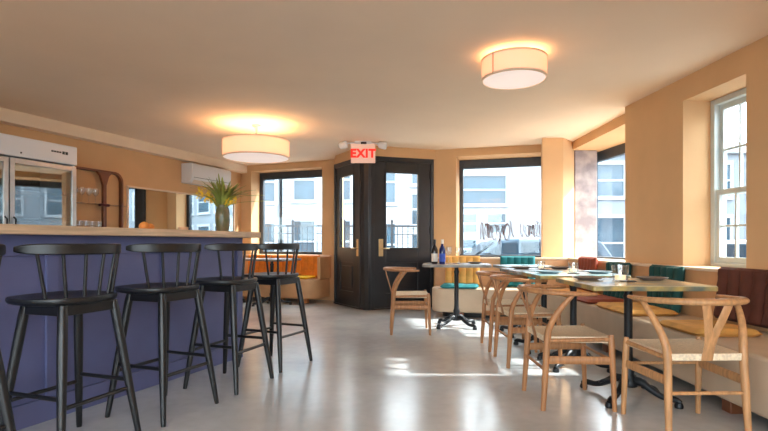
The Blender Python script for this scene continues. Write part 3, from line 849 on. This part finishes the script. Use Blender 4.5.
# ------------------------------------------------------------------ benches
SZ = .395
r = empty('banquette', (2.0,4.0,0), 0, 'long cream built-in banquette wrapping the right wall and the front window corner', 'bench')
def rel(pts): return [(x-2.0,y-4.0) for x,y in pts]
def RX(y, off=0): return 2.57+.058*(5.33-y)-off
seat_poly = [(RX(1.6,.012),1.6),(RX(5.3,.012),5.3),(2.545,6.76),(.74,7.15),(.60,6.72),(1.85,6.42),(2.0,5.9),(2.0,1.6)]
sp = round_poly(rel(seat_poly),[0,0,.02,.05,.22,.45,.0,.35],8)
MB().prism(sp,.075,SZ).build('base', M['bench'], r, bevel=.02, seg=3, smooth=True)
kick = round_poly(rel([(RX(1.8,.03),1.8),(RX(5.3,.03),5.3),(2.52,6.70),(.84,7.08),(.80,6.83),(1.95,6.55),(2.2,5.9),(2.2,1.8)]),[0,0,0,0,.1,.3,0,.1],6)
MB().prism(kick,0,.075).build('plinth', M['dark'], r)
for (x,y) in ((2.06,2.96),(2.06,4.6),(2.06,5.8),(1.0,6.66)):
    MB().prism(rel([(x-.035,y-.04),(x+.06,y-.04),(x+.06,y+.04),(x-.035,y+.04)]),0,.08).build('foot', M['copper'], r, bevel=.004)
bk = rel([(RX(1.6,.01),1.6),(RX(5.33,.01),5.33),(2.555,6.79),(.74,7.185),(.735,7.125),(2.49,6.74),(RX(5.33,.075),5.33),(RX(1.6,.075),1.6)])
MB().prism(bk,SZ,.775).build('backrest', M['benchtan'], r)
bc = rel([(RX(1.6,.008),1.6),(RX(5.33,.008),5.33),(2.557,6.795),(.73,7.19),(.72,7.11),(2.475,6.725),(RX(5.33,.095),5.33),(RX(1.6,.095),1.6)])
MB().prism(bc,.775,.80).build('cap_rail', M['benchcap'], r, bevel=.005)

def rc(y, dx=0.0): return (RX(y,.095)-dx, y)
rzR = R(-86.7)  # local -y faces the room
G1 = 'tufted back cushions on the right banquette'
for (y, m, lb, w) in ((3.47,'brown','brown channel-tufted back cushion at the right edge, nearest the camera',.56),
                   (4.40,'green','dark green tufted back cushion beside the sash window, left of the brown one',.44),
                   (5.20,'green','dark green tufted back cushion at the bay corner, right of the rust one',.42),
                   (5.90,'rust','rust red tufted back cushion in the bay by the grey pillar',.44)):
    x = RX(y,.105) if y < 5.4 else 2.44
    cushion('back', (x-.03,y,SZ+.04 if m!='green' else SZ+.005), rzR if y < 5.4 else R(-90), (w,.40 if m!='brown' else .385,.085), m, lb, G1, ribs=5, lean=6, rows=3)
rf = math.atan2(-.385,1.755)
G2 = 'tufted back cushions on the front banquette'
for (x,y,m,lb) in ((1.10,6.99,'yellow','golden yellow tufted back cushion below the lettered window, behind the bottles'),
                   (1.82,6.82,'teal','bright teal tufted back cushion in the middle of the front banquette')):
    cushion('back', (x,y,SZ+.005), rf, (.48 if m=='yellow' else .46,.42,.085), m, lb, G2, ribs=5, lean=5)
G3 = 'flat seat cushions on the banquettes'
for (y0,y1,m,lb) in ((3.19,3.66,'mustard','mustard seat cushion in front of the brown back cushion'),
                  (4.10,4.75,'mustard','mustard seat cushion in front of the dark green cushion by the sash window'),
                  (4.92,5.42,'rust','dark rust seat cushion behind the second dining table'),
                  (5.55,6.05,'mustard','mustard seat cushion in the bay in front of the rust cushion')):
    cushion('seat', (2.21,(y0+y1)/2,SZ), R(-90), (y1-y0,.42,.05), m, lb, G3)
cushion('seat', (1.03,6.79,SZ), rf, (.5,.36,.05), 'teal', 'teal seat cushion in front of the golden yellow back cushion', G3)

# left bench, in the frame of the left front wall
def FLp(x,y,z=0): return (C1.x+.934*x+.358*y, C1.y-.358*x+.934*y, z)
r = empty('bench', FLp(0,0), FLrz, 'tan rounded bench under the left front window', 'bench')
pl = round_poly([(.02,-.02),(.02,-.56),(1.88,-.56),(1.88,-.02)],[0,0,.28,.03],8)
MB().prism(pl,.07,SZ).build('base', M['benchtan'], r, bevel=.02, seg=3, smooth=True)
for x in (.5,1.2,1.66):
    MB().prism([(x-.04,-.52),(x+.04,-.52),(x+.04,-.44),(x-.04,-.44)],0,.08).build('foot', M['oak2'], r)
MB().box(.02,1.90,-.075,-.012,SZ,.765).box(1.84,1.90,-.42,-.075,SZ,.765).build('backrest', M['benchtan'], r, bevel=.01)
MB().box(.02,1.91,-.09,-.01,.765,.79).build('cap_rail', M['benchcap'], r, bevel=.004)
ol = ['orange tufted back cushion on the left bench, deepest in the corner','orange tufted back cushion in the middle of the left bench','orange tufted back cushion on the left bench, nearest the doors']
for i,x in enumerate((.50,1.0,1.50)):
    cushion('back', FLp(x,-.12,SZ+.005), FLrz, (.47,.385,.08), 'orange', ol[i], 'orange back cushions on the left bench', ribs=4, lean=5, rows=1)
cushion('seat', FLp(1.45,-.34,SZ), FLrz, (.5,.36,.05), 'lemon', 'bright yellow seat cushion on the left bench near the doors', G3)

# ------------------------------------------------------------------ tables
def make_table(name, w, d, topm, edgem, th=.03, oval=False):
    r = empty(name, (0,0,0))
    if oval: poly = round_poly([(-w/2,-d/2),(w/2,-d/2),(w/2,d/2),(-w/2,d/2)],[.12]*4,8)
    else: poly = round_poly([(-w/2,-d/2),(w/2,-d/2),(w/2,d/2),(-w/2,d/2)],[.015]*4,3)
    t = MB().prism(poly,.75-th,.748).build('tabletop', M[edgem], r, bevel=.004)
    inset = [(x*(1-.008/w),y*(1-.008/d)) for x,y in poly]
    MB().prism(inset,.748,.7505).build('table_surface', M[topm], t)
    MB().lathe([(.055,0),(.06,.02),(.045,.05),(.034,.08),(.042,.11),(.03,.14),(.026,.2),(.026,.56),(.034,.58),(.024,.60),(.026,.63),(.05,.68)],20,(0,0,.075)).build('column', M['iron'], r, smooth=True)
    mb = MB().box(-.16,.16,-.02,.02,.705,.72).box(-.02,.02,-.16,.16,.705,.72)
    mb.build('top_bracket', M['iron'], r)
    for k in range(4):
        a = R(45+90*k); c, s = math.cos(a), math.sin(a)
        P = smooth_pts([(0,0,.10),(.07,0,.115),(.14,0,.075),(.21,0,.045),(.275,0,.045),(.305,0,.03)],4)
        m_ = MB(); m_.T = Matrix.Rotation(a,4,'Z')
        m_.tube(P, lerp_list([.028,.027,.022,.018,.02,.016],4), 10, sx=.8)
        m_.lathe([(.024,0),(.026,.012),(.02,.03)],14,(.295,0,0))
        m_.tube(smooth_pts([(.10,0,.10),(.15,.03,.085),(.19,0,.055)],4),.010,8)
        m_.build('base_leg', M['iron'], r, smooth=True)
    return r
tabs = [((1.585,3.245,0),R(-1.5),.72,.70,'top_a','edge','marbled cream pedestal table nearest the camera, behind the right foreground chair'),
        ((1.545,4.08,0),R(-1),.70,.52,'top_b','edge','teal marbled pedestal table, second from the camera in the dining row'),
        ((1.51,4.72,0),R(0),.68,.62,'top_c','edgegrey','grey marbled pedestal table, third from the camera in the dining row'),
        ((1.555,5.50,0),R(1),.58,.62,'top_b','edgegrey','small teal marbled table at the far end of the dining row'),
        ((.87,6.0,0),R(-8),.80,.62,'top_c','edgegrey','grey table with wine bottles beside the yellow cushion'),]
for (loc,rz,w,d,tm,em,lb) in tabs:
    t = make_table('pedestal_table', w,d,tm,em, oval=(loc[0]<1)); t.location = loc; t.rotation_euler = (0,0,rz)
    tag(t, lb, 'table', 'dining tables on cast iron pedestals')
for (x,y,lb) in ((1.33,-.98,'pedestal table in front of the left bench, nearer the doors'),(.45,-1.0,'pedestal table in front of the left bench, behind the bar end')):
    t = make_table('pedestal_table', .74,.6,'top_c','edgegrey'); t.location = FLp(x,y); t.rotation_euler = (0,0,FLrz)
    tag(t, lb, 'table', 'dining tables on cast iron pedestals')

# ------------------------------------------------------------------ wishbone chairs
def make_chair(wood='oak'):
    W = M[wood]
    r = empty('wishbone_chair', (0,0,0))
    # steam-bent top rail, thicker at the back, tapering to the arm ends
    P = []
    for k in range(25):
        a = R(180+0)+R(180)*k/24
        x = .256*math.cos(a); y = -.035+.240*math.sin(a)
        P.append(Vector((x,y,0)))
    P = [Vector((-.252,.095,0)),Vector((-.255,.04,0))]+P+[Vector((.255,.04,0)),Vector((.252,.095,0))]
    for q in P: q.z = .700 + .010*max(0,-q.y/.275)
    n = len(P); rad = [.0135+.0055*math.sin(math.pi*i/(n-1)) for i in range(n)]
    rad[0] = .010; rad[-1] = .010
    MB().tube(P, rad, 12, sx=1.15, sy=.95).build('back_rail', W, r, smooth=True)
    # Y shaped splat
    vs = []
    mb = MB()
    yb = -.203
    mb.tube(smooth_pts([(0,yb+.014,.405),(0,yb-.002,.47),(0,yb-.020,.53)],4), lerp_list([.030,.030,.024],4), 8, sx=1., sy=.22, up=(0,1,0))
    for s in (-1,1):
        mb.tube(smooth_pts([(s*.010,yb-.006,.48),(s*.018,yb-.026,.55),(s*.038,yb-.050,.63),(s*.058,yb-.066,.702)],4), lerp_list([.018,.022,.023,.021],4), 8, sx=1., sy=.26, up=(0,1,0))
    mb.build('splat', W, r, smooth=True)
    # rear legs: vertical to the seat, then sweeping forwards and outwards to carry the arms
    for s in (-1,1):
        Pl = smooth_pts([(s*.205,-.205,0),(s*.20,-.19,.22),(s*.197,-.178,.42),(s*.205,-.165,.50),(s*.228,-.125,.59),(s*.246,-.075,.66),(s*.253,-.040,.698)],5)
        MB().tube(Pl, lerp_list([.0145,.019,.0205,.020,.0175,.0155,.012],5), 12).build('rear_leg', W, r, smooth=True)
        MB().tube([(s*.222,.215,0),(s*.218,.205,.25),(s*.214,.198,.42),(s*.214,.197,.452)],[.013,.0175,.019,.013],12).build('front_leg', W, r, smooth=True)
        # flat side rail
        m_ = MB().tube([(s*.199,-.185,.30),(s*.217,.20,.30)], .024, 8, sx=.38, sy=1.)
        m_.build('side_stretcher', W, r, smooth=True)
        MB().tube([(s*.198,-.18,.415),(s*.214,.198,.425)], .013, 8).build('seat_rail', W, r, smooth=True)
    MB().tube([(-.2,-.190,.24),(.2,-.190,.24)], .0095, 8).build('rear_stretcher', W, r, smooth=True)
    MB().tube([(-.218,.205,.30),(.218,.205,.30)], .0095, 8).build('front_stretcher', W, r, smooth=True)
    # woven envelope seat
    nu = 24; vs = []; fs = []
    def P2(i,j):
        u = i/nu; v = j/nu
        y = -.188+v*.395; hw = .188+.026*v
        x = (u*2-1)*hw
        e = max(abs(u*2-1),abs(v*2-1))
        z = .440-.022*(1-e**2)+ .0025*math.cos(e*math.pi*10)
        return x,y,z
    for j in range(nu+1):
        for i in range(nu+1): vs.append(P2(i,j))
    W_ = nu+1; O = W_*W_
    for j in range(nu+1):
        for i in range(nu+1):
            x,y,z = P2(i,j); e = max(abs(i/nu*2-1),abs(j/nu*2-1)); vs.append((x,y,.402 if e>.8 else .412))
    for j in range(nu):
        for i in range(nu):
            a = j*W_+i; fs.append((a,a+1,a+W_+1,a+W_)); fs.append((O+a,O+a+W_,O+a+W_+1,O+a+1))
    for i in range(nu): fs.append((i,O+i,O+i+1,i+1)); a = nu*W_+i; fs.append((a,a+1,O+a+1,O+a))
    for j in range(nu): a = j*W_; fs.append((a,a+W_,O+a+W_,O+a)); a = j*W_+nu; fs.append((a,O+a,O+a+W_,a+W_))
    MB().add(vs,fs).build('seat', M['cord'], r, smooth=True, bevel=.006, label='cream woven cord seat')
    return r
pc = make_chair('oak'); pd = make_chair('oak2')
chs = [(pc,(1.63,2.72),1.5,'oak wishbone chair in the right foreground with its back to the camera'),
       (pd,(1.155,3.19),-90,'oak wishbone chair at the near end of the dining row, beside the cream table'),
       (pd,(1.19,4.21),-88,'oak wishbone chair, second from the camera along the dining row'),
       (pd,(1.18,4.80),-91,'oak wishbone chair, third from the camera along the dining row'),
       (pd,(.285,5.64),-90,'lone oak wishbone chair in front of the black doors')]
used = set()
for (src,(x,y),a,lb) in chs:
    if id(src) in used: o = copy_tree(src)
    else: o = src; used.add(id(src))
    o.location = (x,y,0); o.rotation_euler = (0,0,R(a)); tag(o,lb,'chair','wishbone chairs around the dining tables')

# ------------------------------------------------------------------ tableware
TZ = .7505
def plate(x,y,rr,m,lb):
    o = MB().lathe([(rr*.6,0),(rr*.62,.004),(rr*.95,.014),(rr,.02),(rr*.985,.021),(rr*.9,.016),(rr*.6,.009),(.001,.008)],32).build('plate', M[m], smooth=True)
    put(o,(x,y,TZ),lb,'plate','plates on the dining tables')
plate(1.80,3.36,.10,'plate','dark stoneware plate at the right of the nearest cream table')
plate(1.385,3.40,.10,'plate','dark stoneware plate at the left of the nearest cream table')
plate(1.76,4.10,.11,'plateblue','blue-grey plate at the right of the teal marbled table')
plate(1.36,4.12,.11,'plateblue','blue-grey plate at the left of the teal marbled table')
plate(1.70,4.83,.11,'plate','dark plate at the right of the third table in the row')
plate(1.33,4.83,.10,'plate','dark plate at the left of the third table in the row')
plate(1.10,6.05,.09,'plate','dark plate on the table with the wine bottles')
def candle(x,y,s,lb):
    r = empty('candle_holder', (x,y,TZ), 0, lb, 'candle', 'glass candle holders on the tables')
    MB().lathe([(.034*s,0),(.038*s,.004),(.042*s,.085*s),(.0395*s,.085*s),(.036*s,.012),(.001,.010)],22).build('glass_cup', M['drink'], r, smooth=True)
    MB().lathe([(.026*s,.011),(.026*s,.032*s)],16).build('candle', M['wax'], r)
    MB().lathe([(.0008,.032*s),(.004,.037*s),(.0035,.043*s),(.0005,.053*s)],8).build('flame', M['flame'], r, smooth=True)
candle(1.54,3.26,1.25,'clear glass candle holder glowing on the nearest cream table')
candle(1.60,4.22,1.0,'clear glass candle holder on the teal marbled table')
candle(1.50,4.78,.9,'clear glass candle holder on the third table in the row')
for i,(x,y) in enumerate(((.80,6.18),(.92,6.17))):
    o = MB().lathe(wgp,18).build('wine_glass', M['drink'], smooth=True)
    put(o,(x,y,TZ),['stemmed wine glass beside the blue bottle, left of the two','stemmed wine glass right of its twin, in front of the yellow cushion'][i],'wine glass','wine glasses on the bottle table')
for (x,y,bm,lm,lb) in ((.60,5.93,'winebottle','labelwhite','dark wine bottle with white label on the far grey table'),
                       (.69,5.92,'bluebottle','labelblue','cobalt blue wine bottle with blue label on the far grey table')):
    r = empty('wine_bottle', (x,y,TZ), 0, lb, 'bottle', 'wine bottles on the far grey table')
    MB().lathe(bottle_prof(.29,.037),24).build('bottle_body', M[bm], r, smooth=True)
    MB().lathe([(.0376,.03),(.0376,.125)],24,open_=True).build('bottle_label', M[lm], r, smooth=True)
    MB().lathe([(.0165,0),(.017,.05),(.016,.052)],14,(0,0,.24)).build('capsule', M['dark' if bm=='winebottle' else 'labelwhite'], r, smooth=True)

# ------------------------------------------------------------------ light
w = bpy.data.worlds.new('sky'); scn.world = w; w.use_nodes = True
nt = w.node_tree; nt.nodes.clear()
bg = nt.nodes.new('ShaderNodeBackground'); wo = nt.nodes.new('ShaderNodeOutputWorld')
bg.inputs['Color'].default_value = (.94,.97,1.0,1); bg.inputs['Strength'].default_value = 5.0
nt.links.new(bg.outputs[0], wo.inputs['Surface'])
sun = bpy.data.lights.new('sun','SUN'); sun.energy = 7; sun.angle = R(2.0); sun.color = (1,.95,.88)
so = bpy.data.objects.new('sun', sun); COL.objects.link(so)
so.rotation_euler = Vector((1.0,.0,.74)).to_track_quat('Z','Y').to_euler()
def portal(p0, rz, x0,x1,z0,z1,d):
    li = bpy.data.lights.new('daylight_portal','AREA'); li.shape = 'RECTANGLE'; li.size = x1-x0; li.size_y = z1-z0; li.cycles.is_portal = True
    o = bpy.data.objects.new('daylight_portal', li); COL.objects.link(o)
    Mx = Matrix.Translation((p0[0],p0[1],0)) @ Matrix.Rotation(rz,4,'Z')
    c = Mx @ Vector(((x0+x1)/2,d,(z0+z1)/2)); n_ = (Mx.to_3x3() @ Vector((0,1,0)))
    o.location = c; o.rotation_euler = n_.to_track_quat('Z','Y').to_euler()
portal(C1, FLrz, .3,1.64,.84,2.2,.4)
portal((.77,7.8), FRrz, .41,1.72,.8,2.2,.52)
portal((3.12,7.5), brz, .05,bd.length-.05,.8,2.2,.1)
portal((2.57,5.33), RWrz, .99,1.6,.83,2.2,.4)
portal((RWe[0]+.5,back_y), math.pi, 1.05,4.65,.4,2.25,.25)
portal((RWe[0]+.5,back_y), math.pi, 5.25,9.15,.4,2.25,.25)

# ------------------------------------------------------------------ camera
cam = bpy.data.cameras.new('camera'); cam.sensor_width = 36; cam.lens = 500/768*36; cam.shift_y = (243-215.5)/768
cam.clip_start = .05
co = bpy.data.objects.new('camera', cam); COL.objects.link(co); co.location = (0,0,1.0); co.rotation_euler = (R(90),0,0)
scn.camera = co
scn.view_settings.view_transform = 'Standard'; scn.view_settings.look = 'None'; scn.view_settings.gamma = 1
scn.view_settings.exposure = 1.3
scn.cycles.use_denoising = True
scn.cycles.max_bounces = 12; scn.cycles.diffuse_bounces = 6; scn.cycles.transparent_max_bounces = 16
scn.cycles.sample_clamp_indirect = 6; scn.cycles.caustics_reflective = False; scn.cycles.caustics_refractive = False
